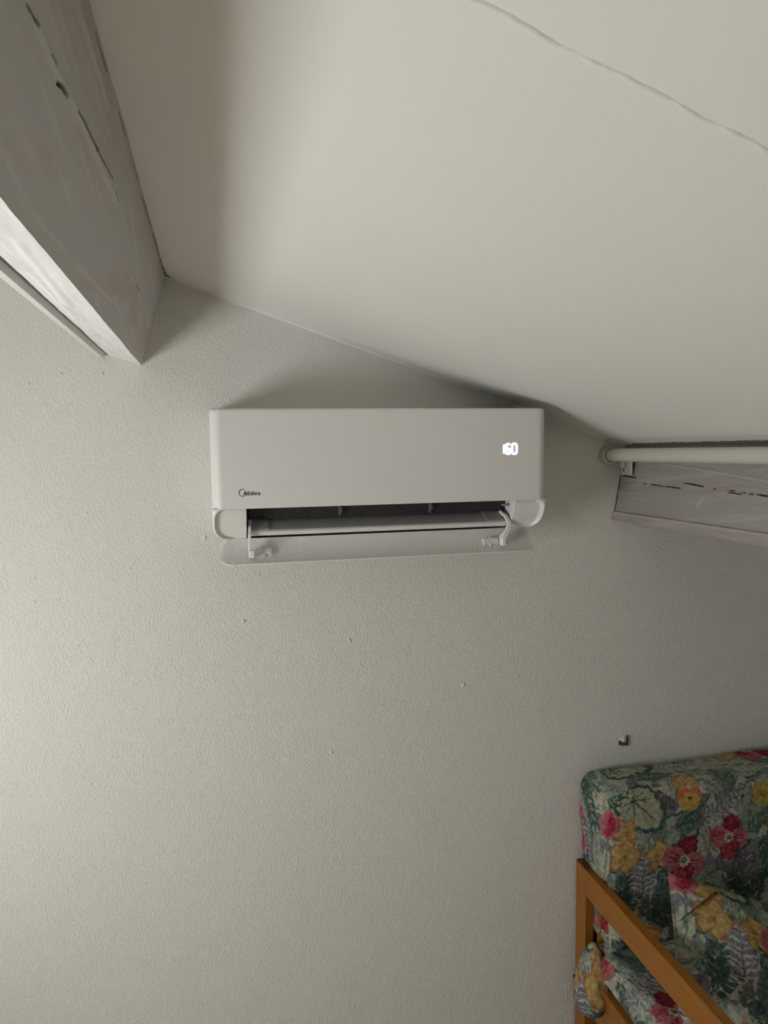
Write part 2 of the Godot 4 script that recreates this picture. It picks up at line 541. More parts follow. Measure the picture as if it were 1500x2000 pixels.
func floral_print() -> ImageTexture:
	arng.seed = 77
	art = Image.create(PX, PX, false, Image.FORMAT_RGB8)
	art.fill(Color(0.40, 0.385, 0.315).linear_to_srgb())
	var teal := Color(0.042, 0.080, 0.066)
	var green := Color(0.082, 0.130, 0.105)
	var sage := Color(0.165, 0.2, 0.155)
	var mist := Color(0.26, 0.29, 0.225)
	var pale := Color(0.37, 0.375, 0.265)
	var lilac := Color(0.165, 0.155, 0.175)
	var plum := Color(0.085, 0.075, 0.09)
	var cream := Color(0.47, 0.45, 0.385)
	# a dense ground of foliage
	for k in 760:
		var p := Vector2(arng.randf() * PX, arng.randf() * PX)
		var c: Color = [teal, green, green, sage, sage, mist, mist, pale, lilac, lilac, plum, pale][arng.randi() % 12]
		var long := arng.randf_range(45, 120)
		leaf(p, long, long * arng.randf_range(0.28, 0.6), arng.randf() * TAU, c, c.darkened(0.45) if arng.randf() < 0.7 else c.lightened(0.3), 0.06, arng.randf_range(-0.15, 0.15))
	for k in 90:
		var p := Vector2(arng.randf() * PX, arng.randf() * PX)
		match arng.randi() % 3:
			0: frond(p, arng.randf_range(70, 110), arng.randf() * TAU, teal)
			1: fern(p, arng.randf_range(70, 110), arng.randf_range(45, 70), arng.randf() * TAU, [lilac, sage][arng.randi() % 2], cream)
			2: leaf(p, 100, 60, arng.randf() * TAU, mist, green, 0.08)
	for k in 240:      # pale chinks between the leaves
		var p := Vector2(arng.randf() * PX, arng.randf() * PX)
		leaf(p, arng.randf_range(14, 40), arng.randf_range(3, 9), arng.randf() * TAU, cream)
	for k in 140:       # drawn curls
		var p := Vector2(arng.randf() * PX, arng.randf() * PX)
		stroke(p, p + Vector2.from_angle(arng.randf() * TAU) * arng.randf_range(25, 60), 4, [teal, green, plum][arng.randi() % 3], arng.randf_range(-16, 16))
	# the flowers and large leaves that can be made out on the back cushion
	for q in [[0.02, 0.95, 0.5], [0.3, 0.6, 0.9], [0.62, 0.62, 2.6], [0.5, 0.96, 0.2], [0.7, 0.83, 1.2]]:
		leaf(on_print(q[0], q[1]), 120, 80, q[2], mist, green, 0.05)
	leaf(on_print(0.397, 0.915), 135, 60, 1.35, sage, teal, 0.04)
	leaf(on_print(0.42, 0.90), 110, 44, 1.9, green, sage)
	leaf(on_print(0.36, 0.90), 100, 42, 0.9, mist, green)
	leaf(on_print(0.215, 0.777), 110, 84, -0.9, mist, green, 0.03)
	leaf(on_print(0.18, 0.775), 95, 60, -2.0, sage, teal)
	leaf(on_print(0.285, 0.80), 125, 72, -0.35, green, teal)
	leaf(on_print(0.30, 0.815), 90, 40, -0.5, teal, sage)
	fern(on_print(0.385, 0.825), 130, 95, -0.5, lilac, cream)
	frond(on_print(0.20, 0.865), 80, -2.4, plum)
	leaf(on_print(0.49, 0.80), 120, 80, 1.7, mist, green, 0.05)
	fern(on_print(0.34, 0.755), 120, 80, 2.4, mist, cream)
	for q in [[0.44, 0.63], [0.40, 0.65], [0.48, 0.645], [0.50, 0.60]]:
		blob(on_print(q[0], q[1]), 34, 30, 0, plum.lerp(lilac, arng.randf()), 0.15)
		stroke(on_print(q[0], q[1]), on_print(q[0] + 0.02, q[1] + 0.015), 4, lilac.lightened(0.35), 5)
	frond(on_print(0.56, 0.66), 130, 1.2, teal)
	leaf(on_print(0.60, 0.70), 110, 80, 0.2, green, teal)
	frond(on_print(0.52, 0.76), 100, -0.6, green)
	frond(on_print(-0.10, 0.84), 120, 1.0, teal)
	frond(on_print(-0.07, 0.92), 90, 2.6, green)
	leaf(on_print(-0.02, 0.86), 80, 50, 1.2, pale, green)
	leaf(on_print(-0.05, 0.70), 150, 46, 1.5, mist, sage)
	leaf(on_print(-0.01, 0.68), 140, 40, 1.7, pale, green)
	fern(on_print(-0.11, 0.72), 120, 60, 1.3, lilac, cream)
	big_leaf(on_print(0.105, 0.868), 84, 0.75)
	fern(on_print(0.128, 0.655), 135, 105, -1.57, lilac, cream)
	frond(on_print(0.06, 0.60), 100, -1.5, teal)
	yellow_flower(on_print(0.066, 0.79), 42, 0.4)
	yellow_flower(on_print(0.062, 0.715), 56, 1.3)
	yellow_flower(on_print(0.18, 0.70), 50, 2.2)
	yellow_flower(on_print(0.272, 0.925), 46, 0.9)
	pansy(on_print(0.277, 0.866), 38)
	daisy(on_print(0.536, 0.85), 46)
	daisy(on_print(0.58, 0.755), 30)
	poppy(on_print(0.417, 0.727), 66, -1.5)
	poppy(on_print(0.262, 0.675), 72, -1.3)
	bud(on_print(-0.17, 0.78), 32, 44, 0.1)
	bud(on_print(-0.155, 0.70), 34, 48, -0.1)
	bud(on_print(0.005, 0.815), 42, 46, 0.15)
	poppy(on_print(0.60, 1.07), 72, 0.3)
	yellow_flower(on_print(0.51, 1.075), 50, 0.2)
	big_leaf(on_print(0.12, 1.06), 80, 0.1)
	fern(on_print(0.30, 1.03), 130, 100, 0.2, mist, cream)
	leaf(on_print(0.52, 0.98), 150, 70, 0.3, pale, green)
	leaf(on_print(0.20, 0.985), 150, 60, -0.1, green, mist)
	# the rest of the repeat
	poppy(on_print(0.30, 0.37), 70, 0.4)
	poppy(on_print(-0.06, 0.42), 66, 1.9)
	poppy(on_print(0.66, 0.28), 66, 2.9)
	yellow_flower(on_print(0.10, 0.26), 52, 0.3)
	yellow_flower(on_print(0.45, 0.22), 48, 1.1)
	daisy(on_print(0.50, 0.42), 42)
	pansy(on_print(0.15, 0.45), 38)
	big_leaf(on_print(0.35, 0.52), 80, 2.2)
	big_leaf(on_print(0.68, 0.50), 76, -0.6)
	fern(on_print(0.22, 0.28), 130, 100, -1.2, lilac, cream)
	# the print is painterly: outlines wander and the dye is mottled and soft
	var n1 := noise(5, 0.035, 3)
	var n2 := noise(6, 0.035, 3)
	var dye := noise(7, 0.05, 4)
	var soft := art.duplicate() as Image
	var pale_dye := Color(0.30, 0.30, 0.25).linear_to_srgb()
	for y in PX:
		for x in PX:
			var sx := posmod(int(x + n1.get_noise_2d(x, y) * 6.0), PX)
			var sy := posmod(int(y + n2.get_noise_2d(x, y) * 6.0), PX)
			var d := dye.get_noise_2d(x, y)
			var c := soft.get_pixel(sx, sy).lerp(soft.get_pixel(posmod(sx + 2, PX), posmod(sy + 1, PX)), 0.4)
			c = c.lerp(pale_dye, clampf(0.08 + d * 0.25, 0.0, 0.3))
			var k := 1.0 + d * 0.22 + (0.02 if (x + y) % 2 else -0.02)
			art.set_pixel(x, y, Color(c.r * k, c.g * k, c.b * k))
	return ImageTexture.create_from_image(art)

# ------------------------------------------------------------------ the room
func build_room() -> void:
	# floor
	put("floor", boxed(Vector3(ROOM_L - 0.2, -0.12, -0.2), Vector3(ROOM_R + 0.2, 0, ROOM_Z + 0.2), 0.002), M.floor).set_meta("kind", "structure")
	# gable wall behind the air conditioner
	var st := st_new()
	prism_z(st, [Vector2(ROOM_L - 0.2, 0), Vector2(ROOM_R + 0.2, 0), Vector2(ROOM_R + 0.2, ceil_y(ROOM_R + 0.2) + 0.02), Vector2(ROOM_L - 0.2, ceil_y(ROOM_L - 0.2) + 0.02)], -0.2, 0.0)
	var wb := put("wall_back", done(st), M.wall)
	wb.set_meta("kind", "structure")
	put("plaster_nib", nibs(), M.wall, wb).set_meta("kind", "stuff")
	# ceiling: two boards with a filled joint across at z = 1.433
	st = st_new()
	for zz in [[-0.2, 1.4325], [1.4335, ROOM_Z + 0.2]]:
		prism_z(st, [Vector2(ROOM_L - 0.2, ceil_y(ROOM_L - 0.2)), Vector2(ROOM_R + 0.2, ceil_y(ROOM_R + 0.2)), Vector2(ROOM_R + 0.2, ceil_y(ROOM_R + 0.2) + 0.12), Vector2(ROOM_L - 0.2, ceil_y(ROOM_L - 0.2) + 0.12)], zz[0], zz[1])
	var cl := put("ceiling", done(st), M.ceiling)
	cl.set_meta("kind", "structure")
	put("joint_filler", joint(), M.ceiling, cl)
	put("corner_fillet", fillet(), M.ceiling, cl)
	# wall behind the camera, low wall on the right
	st = st_new()
	prism_z(st, [Vector2(ROOM_L - 0.2, 0), Vector2(ROOM_R + 0.2, 0), Vector2(ROOM_R + 0.2, ceil_y(ROOM_R + 0.2) + 0.02), Vector2(ROOM_L - 0.2, ceil_y(ROOM_L - 0.2) + 0.02)], ROOM_Z, ROOM_Z + 0.2)
	put("wall_front", done(st), M.room).set_meta("kind", "structure")
	put("wall_right", boxed(Vector3(ROOM_R, 0, 0), Vector3(ROOM_R + 0.2, ceil_y(ROOM_R + 0.2) + 0.05, ROOM_Z), 0.002), M.room).set_meta("kind", "structure")
	# left wall with its window opening
	var top := ceil_y(ROOM_L) + 0.02
	st = st_new()
	for b in [[0.0, WIN_Y0, 0.0, ROOM_Z], [WIN_Y1, top, 0.0, ROOM_Z], [WIN_Y0, WIN_Y1, 0.0, WIN_Z0], [WIN_Y0, WIN_Y1, WIN_Z1, ROOM_Z]]:
		bevel_box(st, Vector3(ROOM_L - 0.2, b[0], b[2]), Vector3(ROOM_L, b[1], b[3]), 0.001)
	put("wall_left", done(st), M.room).set_meta("kind", "structure")
	var w := base("window_1", Vector3(ROOM_L - 0.12, WIN_Y0, (WIN_Z0 + WIN_Z1) / 2))
	w.set_meta("kind", "structure")
	var hw := (WIN_Z1 - WIN_Z0) / 2
	var hh := WIN_Y1 - WIN_Y0
	for s in [-1, 1]:
		var z0 := -hw if s < 0 else 0.0
		for b in [[0.0, 0.05, z0, z0 + hw], [hh - 0.05, hh, z0, z0 + hw], [0.05, hh - 0.05, z0, z0 + 0.045], [0.05, hh - 0.05, z0 + hw - 0.045, z0 + hw]]:
			put("window_frame", boxed(Vector3(-0.03, b[0], b[2]), Vector3(0.03, b[1], b[3]), 0.004), M.frame_white, w)
		put("pane", boxed(Vector3(-0.002, 0.05, z0 + 0.045), Vector3(0.002, hh - 0.05, z0 + hw - 0.045), 0.0005), M.pane, w)

func nibs() -> ArrayMesh:      # grains and drips standing proud of the wall
	var rng := RandomNumberGenerator.new()
	rng.seed = 4
	var spots := [[-0.377, 2.128, 4.0], [-0.278, 2.129, 5.0], [-0.456, 2.102, 4.0], [0.061, 1.453, 6.0], [0.36, 1.377, 5.0], [-0.035, 1.691, 5.0], [0.705, 1.213, 5.0], [0.879, 1.226, 4.0], [0.04, 1.61, 3.5], [0.30, 1.05, 4.5]]
	for k in 150: spots.append([rng.randf_range(-0.75, 1.25), rng.randf_range(0.1, 2.0), rng.randf_range(1.2, 3.0)])
	var st := st_new()
	for s in spots:
		var r: float = s[2] * 0.001
		var c := Vector3(s[0], s[1], -0.0004)
		var lean := rng.randf_range(-0.5, 0.5)
		var long := rng.randf_range(1.0, 1.9)
		var top := c + Vector3(0, 0, r * 0.75)
		for ring in 2:
			for k in 10:
				var q := []
				for kk in [k, k + 1]:
					for rr in ([1.0, 0.6] if ring == 0 else [0.6, 0.0]):
						var t: float = TAU * kk / 10
						var d := Vector2(cos(t) * r * rr, sin(t) * r * rr * long).rotated(lean)
						q.append(Vector3(c.x + d.x, c.y + d.y, 0.0 if rr == 1.0 else (r * 0.5 if rr > 0.1 else r * 0.7)))
				if ring == 0: quad(st, q[0], q[1], q[3], q[2], Vector3(0, 0, 1), true)
				else: tri(st, q[0], q[2], top, Vector3(0, 0, 1), true)
	return done(st, true)

func joint() -> ArrayMesh:     # ragged bead of filler along the ceiling joint
	var n := noise(8, 6.0, 3)
	var dn := Vector3(-SLOPE, -1, 0).normalized()
	var f := func(u: float, v: float) -> Vector3:
		var x := -0.1 + 1.3 * u
		var k := n.get_noise_1d(x * 4.0)
		var h := (0.0022 + 0.0014 * n.get_noise_1d(x * 9.0 + 40.0)) * pow(sin(v * PI), 0.7)
		if k < -0.25: h *= 0.35
		var z := 1.433 + 0.004 * n.get_noise_1d(x * 2.0 + 9.0) + (v - 0.5) * (0.008 + 0.004 * k)
		return Vector3(x, ceil_y(x), z) + dn * (h - 0.0004)
	return sheet(260, 8, f, dn)

func fillet() -> ArrayMesh:    # the corner of wall and ceiling is smeared round, more so on the left
	var f := func(u: float, v: float) -> Vector3:
		var x := -0.12 + 1.4 * u
		var r := 0.006
		var t := v * PI / 2
		var q := r * (1.0 - sin(t))
		var p := r * (1.0 - cos(t))
		return Vector3(x, ceil_y(x) - p + 0.0002, q)
	return sheet(90, 10, f, Vector3(0, -1, 1))

# ------------------------------------------------------------------ whitewashed purlins
# a face of painted wood: T top corner (x, y), D unit vector down the face, LEN its height, OUT its normal; cracks [[z, d], ...] polylines
func seg_dist(p: Vector2, a: Vector2, b: Vector2) -> float:
	var ab := b - a
	var t := clampf((p - a).dot(ab) / ab.length_squared(), 0, 1)
	return p.distance_to(a + ab * t)

func beam_face(T: Vector2, D: Vector2, len_: float, out: Vector2, z0: float, z1: float, nz: int, nd: int, cracks: Array, ridges: Array, cols: Array, seed_: int) -> ArrayMesh:
	var n := noise(seed_, 1.0, 4)
	var pos := PackedVector3Array()
	var uv := PackedVector2Array()
	var col := PackedColorArray()
	for j in nd + 1:
		for i in nz + 1:
			var z := lerpf(z0, z1, float(i) / nz)
			var d := len_ * j / nd
			var p := Vector2(z, d)
			var h := n.get_noise_2d(z * 3.0, d * 22.0) * 0.0016 + n.get_noise_2d(z * 14.0 + 50.0, d * 60.0) * 0.0007
			var streak := n.get_noise_2d(z * 2.2 + 20.0, d * 30.0 + z * 3.0)
			var patch := n.get_noise_2d(z * 2.0 + 70.0, d * 9.0 + 7.0)
			var c: Color = (cols[0] as Color).lerp(cols[1], smoothstep(0.05, 0.45, patch)).lerp(cols[2], smoothstep(0.15, 0.6, streak) * 0.55)
			for r in ridges:
				var s := seg_dist(p, r[0], r[1])
				var k := smoothstep(float(r[2]), 0.0, s)
				h += k * float(r[3])
				c = c.lerp(cols[2], k * 0.8)
			var w := n.get_noise_1d(z * 30.0) * 0.0012
			for r in cracks:
				var s := seg_dist(p + Vector2(0, w), r[0], r[1])
				var half: float = r[2] * (0.75 + 0.5 * n.get_noise_1d(z * 22.0 + 9.0))
				if s < half:
					h -= 0.012 * smoothstep(half, half * 0.5, s)
					c = c.lerp(cols[3], smoothstep(half, half * 0.6, s))
			var b := T + D * d + out * h
			pos.append(Vector3(b.x, b.y, z))
			uv.append(p)
			col.append(c)
	return from_grid(nz, nd, pos, uv, col, Vector3(out.x, out.y, 0))

func chain(pts: Array, half: float) -> Array:
	var r := []
	for i in pts.size() - 1: r.append([pts[i], pts[i + 1], half])
	return r

func build_beams() -> void:
	var Z := ROOM_Z
	# ---- upper purlin on the left
	var T := Vector2(-0.108, 2.386)
	var B := Vector2(-0.181, 2.153)
	var D := (B - T).normalized()
	var R := Vector2(-D.y, D.x)            # to the right of the face
	var high := T.distance_to(B)
	var L := -R                            # along the underside, to the left
	var grey := Color(0.56, 0.545, 0.515)
	var pink := Color(0.53, 0.475, 0.45)
	var light := Color(0.64, 0.63, 0.60)
	var dark := Color(0.03, 0.024, 0.02)
	var o := base("roof_beam", Vector3.ZERO)
	tag(o, "thick whitewashed roof beam with cracked side at the upper left of the ceiling", "beam")
	var cracks := []
	cracks += chain([Vector2(1.204, 0.1035), Vector2(1.19, 0.1), Vector2(1.170, 0.0985)], 0.0026)
	cracks += chain([Vector2(1.118, 0.090), Vector2(1.03, 0.0845), Vector2(0.99, 0.082)], 0.0018)
	cracks += chain([Vector2(1.002, 0.0835), Vector2(0.982, 0.081)], 0.0034)
	cracks += chain([Vector2(0.975, 0.081), Vector2(0.875, 0.0735)], 0.0012)
	cracks += chain([Vector2(1.325, 0.101), Vector2(1.295, 0.098)], 0.0014)
	cracks += chain([Vector2(1.243, 0.096), Vector2(1.222, 0.094)], 0.0014)
	cracks += chain([Vector2(0.83, 0.079), Vector2(0.80, 0.082)], 0.0016)
	cracks += chain([Vector2(0.415, 0.124), Vector2(0.345, 0.121)], 0.0012)
	# the ragged gap along the ceiling
	for g in [[1.13, 1.05, 0.0014], [0.94, 0.87, 0.0018], [0.80, 0.70, 0.0012], [0.62, 0.45, 0.0018], [0.40, 0.22, 0.0024], [0.2, 0.0, 0.0034]]:
		cracks.append([Vector2(g[0], 0.0078), Vector2(g[1], 0.0078), g[2] * 1.3])
	var ridges := [[Vector2(1.214, 0.024), Vector2(1.10, 0.028), 0.008, 0.0012], [Vector2(1.09, 0.027), Vector2(1.0, 0.03), 0.007, 0.0012], [Vector2(1.177, 0.226), Vector2(1.0, 0.222), 0.005, 0.0015], [Vector2(0.95, 0.221), Vector2(0.62, 0.203), 0.006, 0.0015], [Vector2(0.588, 0.129), Vector2(0.42, 0.124), 0.004, 0.0012], [Vector2(0.72, 0.05), Vector2(0.42, 0.1), 0.006, 0.0012], [Vector2(1.3, 0.10), Vector2(0.8, 0.085), 0.008, 0.0016], [Vector2(0.33, 0.03), Vector2(0.2, 0.18), 0.006, 0.0012]]
	put("side_face", beam_face(T, D, high, R, 0.0, 1.6, 420, 150, cracks, ridges, [grey, pink, light, dark], 31), M.paint, o)
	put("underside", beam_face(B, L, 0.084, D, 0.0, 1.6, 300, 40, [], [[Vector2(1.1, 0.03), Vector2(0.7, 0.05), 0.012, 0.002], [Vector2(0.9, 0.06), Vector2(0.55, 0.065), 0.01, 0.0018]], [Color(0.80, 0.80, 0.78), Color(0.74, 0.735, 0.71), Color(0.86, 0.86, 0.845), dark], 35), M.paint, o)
	var st := st_new()
	var core := [T - D * 0.05 - R * 0.014, B - D * 0.014 - R * 0.014, B - D * 0.014 + L * 0.083, T - D * 0.05 + L * 0.083]
	prism_z(st, core, 0.0, 1.6)
	prism_z(st, [T - D * 0.05, B, B + L * 0.084, T - D * 0.05 + L * 0.084], 1.6, Z)
	put("core", done(st), plain(grey, 0.7), o)
	# where the paint has torn open at the beam's end
	var ng := noise(71, 1.0, 3)
	var tear := func(u: float, v: float) -> Vector3:
		var z := 0.006 + 0.17 * u
		var w := (0.0022 + 0.0016 * ng.get_noise_1d(z * 90.0)) * (1.0 if u > 0.12 else 1.0 + 4.0 * (0.12 - u) / 0.12) * (1.0 - 0.8 * u)
		var x := -0.1105 + w * v * 1.6
		return Vector3(x, ceil_y(x) - 0.0006, z)
	put("paint_tear", sheet(70, 2, tear, Vector3(-0.3, -1, 0)), M.gap, o)
	# batten along its far lower edge, a finger's gap away
	st = st_new()
	var g0 := B + L * 0.0905 + D * 0.001
	prism_z(st, [g0, g0 + D * 0.010 + L * 0.004, g0 + D * 0.012 + L * 0.018, g0 + L * 0.026, g0 + L * 0.026 - D * 0.03, g0 - D * 0.03], 0.006, Z)
	var bt := put("ceiling_batten", done(st), plain(Color(0.74, 0.73, 0.71), 0.6))
	tag(bt, "slim pale batten running beside the lit underside of the upper left beam", "batten")

	# ---- lower purlin on the right, under the pipe
	T = Vector2(1.2375, 1.926)
	B = Vector2(1.202, 1.722)
	D = (B - T).normalized()
	R = Vector2(-D.y, D.x)
	L = -R                                 # this one shows its left face
	high = T.distance_to(B)
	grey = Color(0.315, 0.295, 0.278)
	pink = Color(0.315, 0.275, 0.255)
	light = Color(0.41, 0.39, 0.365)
	o = base("roof_beam", Vector3.ZERO)
	tag(o, "grey whitewashed roof beam with a long crack, under the white pipe", "beam")
	var dd := func(y: float) -> float: return (1.926 - y) / -D.y
	cracks = []
	for c in [[[0.012, 1.834], [0.045, 1.832], 0.0024], [[0.05, 1.832], [0.085, 1.8305], 0.0016], [[0.125, 1.8145], [0.145, 1.813], 0.0014], [[0.165, 1.8135], [0.225, 1.81], 0.0016], [[0.235, 1.811], [0.305, 1.808], 0.0013], [[0.31, 1.8235], [0.355, 1.8205], 0.0015], [[0.355, 1.8205], [0.395, 1.8165], 0.0017], [[0.435, 1.8135], [0.441, 1.8135], 0.0016], [[0.478, 1.8135], [0.51, 1.811], 0.0011], [[0.49, 1.8065], [0.535, 1.8055], 0.0014], [[0.54, 1.808], [0.575, 1.807], 0.0015], [[0.585, 1.807], [0.66, 1.805], 0.0016], [[0.68, 1.80], [0.9, 1.79], 0.0016]]:
		cracks.append([Vector2(c[0][0], dd.call(c[0][1])), Vector2(c[1][0], dd.call(c[1][1])), c[2]])
	ridges = [[Vector2(0.2, dd.call(1.873)), Vector2(0.36, dd.call(1.862)), 0.004, 0.0022], [Vector2(0.36, dd.call(1.862)), Vector2(0.62, dd.call(1.838)), 0.004, 0.0022], [Vector2(0.4, dd.call(1.79)), Vector2(0.385, dd.call(1.765)), 0.007, 0.0015]]
	put("side_face", beam_face(T, D, high, L, 0.007, 1.5, 420, 120, cracks, ridges, [grey, pink, light, Color(0.012, 0.01, 0.009)], 51), M.paint, o)
	st = st_new()
	prism_z(st, [T - D * 0.06 + R * 0.014, B + R * 0.014, B + R * 0.14, T - D * 0.06 + R * 0.14], 0.03, Z)
	prism_z(st, [T - D * 0.06, B, B + R * 0.014, T - D * 0.06 + R * 0.014], 1.5, Z)
	put("core", done(st), plain(grey, 0.7), o)
	# board nailed under it
	var b0 := B + L * 0.005
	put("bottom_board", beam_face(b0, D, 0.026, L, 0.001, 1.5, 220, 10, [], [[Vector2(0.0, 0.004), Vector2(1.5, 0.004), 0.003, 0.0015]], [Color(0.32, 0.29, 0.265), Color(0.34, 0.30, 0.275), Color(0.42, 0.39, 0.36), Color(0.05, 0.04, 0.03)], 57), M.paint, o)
	st = st_new()
	prism_z(st, [b0 + R * 0.002, b0 + R * 0.002 + D * 0.026, b0 + R * 0.14 + D * 0.026, b0 + R * 0.14], 0.001, Z)
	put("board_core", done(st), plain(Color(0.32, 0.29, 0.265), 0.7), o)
	st = st_new()
	var u0 := b0 + D * 0.026 + R * 0.075
	prism_z(st, [u0, u0 + D * 0.007, u0 + D * 0.007 + R * 0.05, u0 + R * 0.05], 0.012, Z)
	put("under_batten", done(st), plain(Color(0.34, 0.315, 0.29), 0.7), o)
	# open joint between the beam's end and the wall
	st = st_new()
	var mid := T + D * 0.095
	prism_z(st, [mid + R * 0.0005, B - D * 0.001 + R * 0.0005, B - D * 0.001 + R * 0.03, mid + R * 0.03], 0.0005, 0.0068)
	put("end_joint", done(st), M.gap, o)
	# torn plaster edge between ceiling and beam
	var n := noise(66, 1.0, 3)
	var f := func(u: float, v: float) -> Vector3:
		var z := 0.055 + 1.4 * u
		var e := 0.011 + 0.006 * n.get_noise_1d(z * 40.0) + 0.005 * n.get_noise_1d(z * 9.0)
		var x := 1.2365 - e * v
		return Vector3(x, ceil_y(x) - 0.0035 * (1.0 - v) - 0.0006, z)
	put("torn_edge", sheet(300, 4, f, Vector3(-0.3, -1, 0)), M.raw, o)

func build_pipe() -> void:
	var P := Vector3(1.172, 1.8975, 0)
	var o := base("wall_pipe", P)
	tag(o, "cream plastic pipe running along the top of the right beam", "pipe")
	var st := st_new()
	tube(st, [Vector3(0, 0, 0.012), Vector3(0, 0, ROOM_Z - 0.01)], [0.0195, 0.0195], 32)
	put("tube", done(st, true), M.pipe, o)
	st = st_new()
	tube(st, [Vector3(0, 0, 0.001), Vector3(0, 0, 0.004), Vector3(0, 0, 0.03), Vector3(0, 0, 0.034)], [0.0245, 0.0262, 0.0262, 0.0245], 32)
	put("socket", done(st, true), M.pipe, o)
	st = st_new()
	tube(st, [Vector3(0.0, 0.0, 0.0335), Vector3(0.0, 0.0, 0.0348)], [0.0212, 0.0212], 32)
	put("seal_ring", done(st, true), M.gap, o)
	# clip that holds it to the beam: a bent strap with a screw
	var c := tag(base("pipe_clip", Vector3(1.20, 1.868, 0.045)), "small pale screwed pipe clip below the pipe near the wall", "clip")
	st = st_new()
	bevel_box(st, Vector3(0.009, -0.032, -0.024), Vector3(0.0155, 0.018, 0.036), 0.003)
	put("strap", done(st), M.pipe_clip, c)
	st = st_new()
	bevel_box(st, Vector3(-0.002, -0.008, -0.012), Vector3(0.008, 0.012, 0.010), 0.002)
	put("saddle", done(st), M.pipe_clip, c)
	st = st_new()
	tube(st, [Vector3(0.010, -0.017, -0.004), Vector3(0.007, -0.017, -0.004), Vector3(0.006, -0.017, -0.004)], [0.0036, 0.0036, 0.0018], 12)
	put("screw", done(st, true), M.iron, c)

# ------------------------------------------------------------------ air conditioner
const AC := Vector3(0.4335, 1.70, 0.0)
const HALF := 0.4445

func ac_front(y: float) -> float:      # depth of the shell at height y above its bottom
	return 0.2 - 0.04 * pow(clampf((0.082 - y) / 0.075, 0, 1), 1.7)

func ac_half(y: float) -> float:       # half width, rounded towards the bottom
	var r := 0.034
	if y > 0.036: return HALF
	var k := minf(0.036 - y, r)
	return HALF - r + sqrt(r * r - k * k)

# plate with round holes: rows and columns of cells, each a ring between cell edge and hole; at(u, v) -> point on the sheet (metres), nrm(v) -> normal
func perforated(st: SurfaceTool, rows: int, cols_at: Callable, row_at: Callable, point: Callable, normal: Callable, hole: float, pitch: float, depth: float) -> void:
	for j in rows:
		var v0: float = row_at.call(j)
		var v1: float = row_at.call(j + 1)
		var e: Vector4 = cols_at.call(v0, v1)      # left edge at v0, right edge at v0, left at v1, right at v1
		var n: Vector3 = normal.call((v0 + v1) / 2)
		var x0 := maxf(e.x, e.z) + 0.007
		var x1 := minf(e.y, e.w) - 0.007
		var off := pitch * 0.5 if j % 2 else 0.0
		var k := int((x1 - x0 - off) / pitch)
		var s0 := x0 + off
		var s1 := s0 + k * pitch
		quad(st, point.call(e.x, v0), point.call(s0, v0), point.call(s0, v1), point.call(e.z, v1), n)
		quad(st, point.call(s1, v0), point.call(e.y, v0), point.call(e.w, v1), point.call(s1, v1), n)
		for i in k:
			var a := s0 + i * pitch
			var cx := a + pitch / 2
			var cv := (v0 + v1) / 2
			var ring := []
			var rim := []
			for t in 8:
				var ang := TAU * t / 8
				var c := cos(ang)
				var s := sin(ang)
				ring.append(point.call(cx + c * hole, cv + s * hole))
				var m := 1.0 / maxf(absf(c), absf(s))
				rim.append(point.call(cx + c * m * pitch / 2, cv + s * m * (v1 - v0) / 2))
			for t in 8:
				var t2 := (t + 1) % 8
				quad(st, ring[t], ring[t2], rim[t2], rim[t], n)
				if depth > 0.0: quad(st, ring[t], ring[t2], ring[t2] - n * depth, ring[t] - n * depth, (ring[t] + ring[t2]) * -0.5 + point.call(cx, cv))

func capsule2(st: SurfaceTool, a: Vector2, b: Vector2, r: float, z0: float, z1: float) -> void:
	var pts := []
	var ang := (b - a).angle() if a.distance_to(b) > 1e-6 else 0.0
	for k in 9: pts.append(b + Vector2.from_angle(ang - PI / 2 + PI * k / 8) * r)
	for k in 9: pts.append(a + Vector2.from_angle(ang + PI / 2 + PI * k / 8) * r)
	prism_z(st, pts, z0, z1)

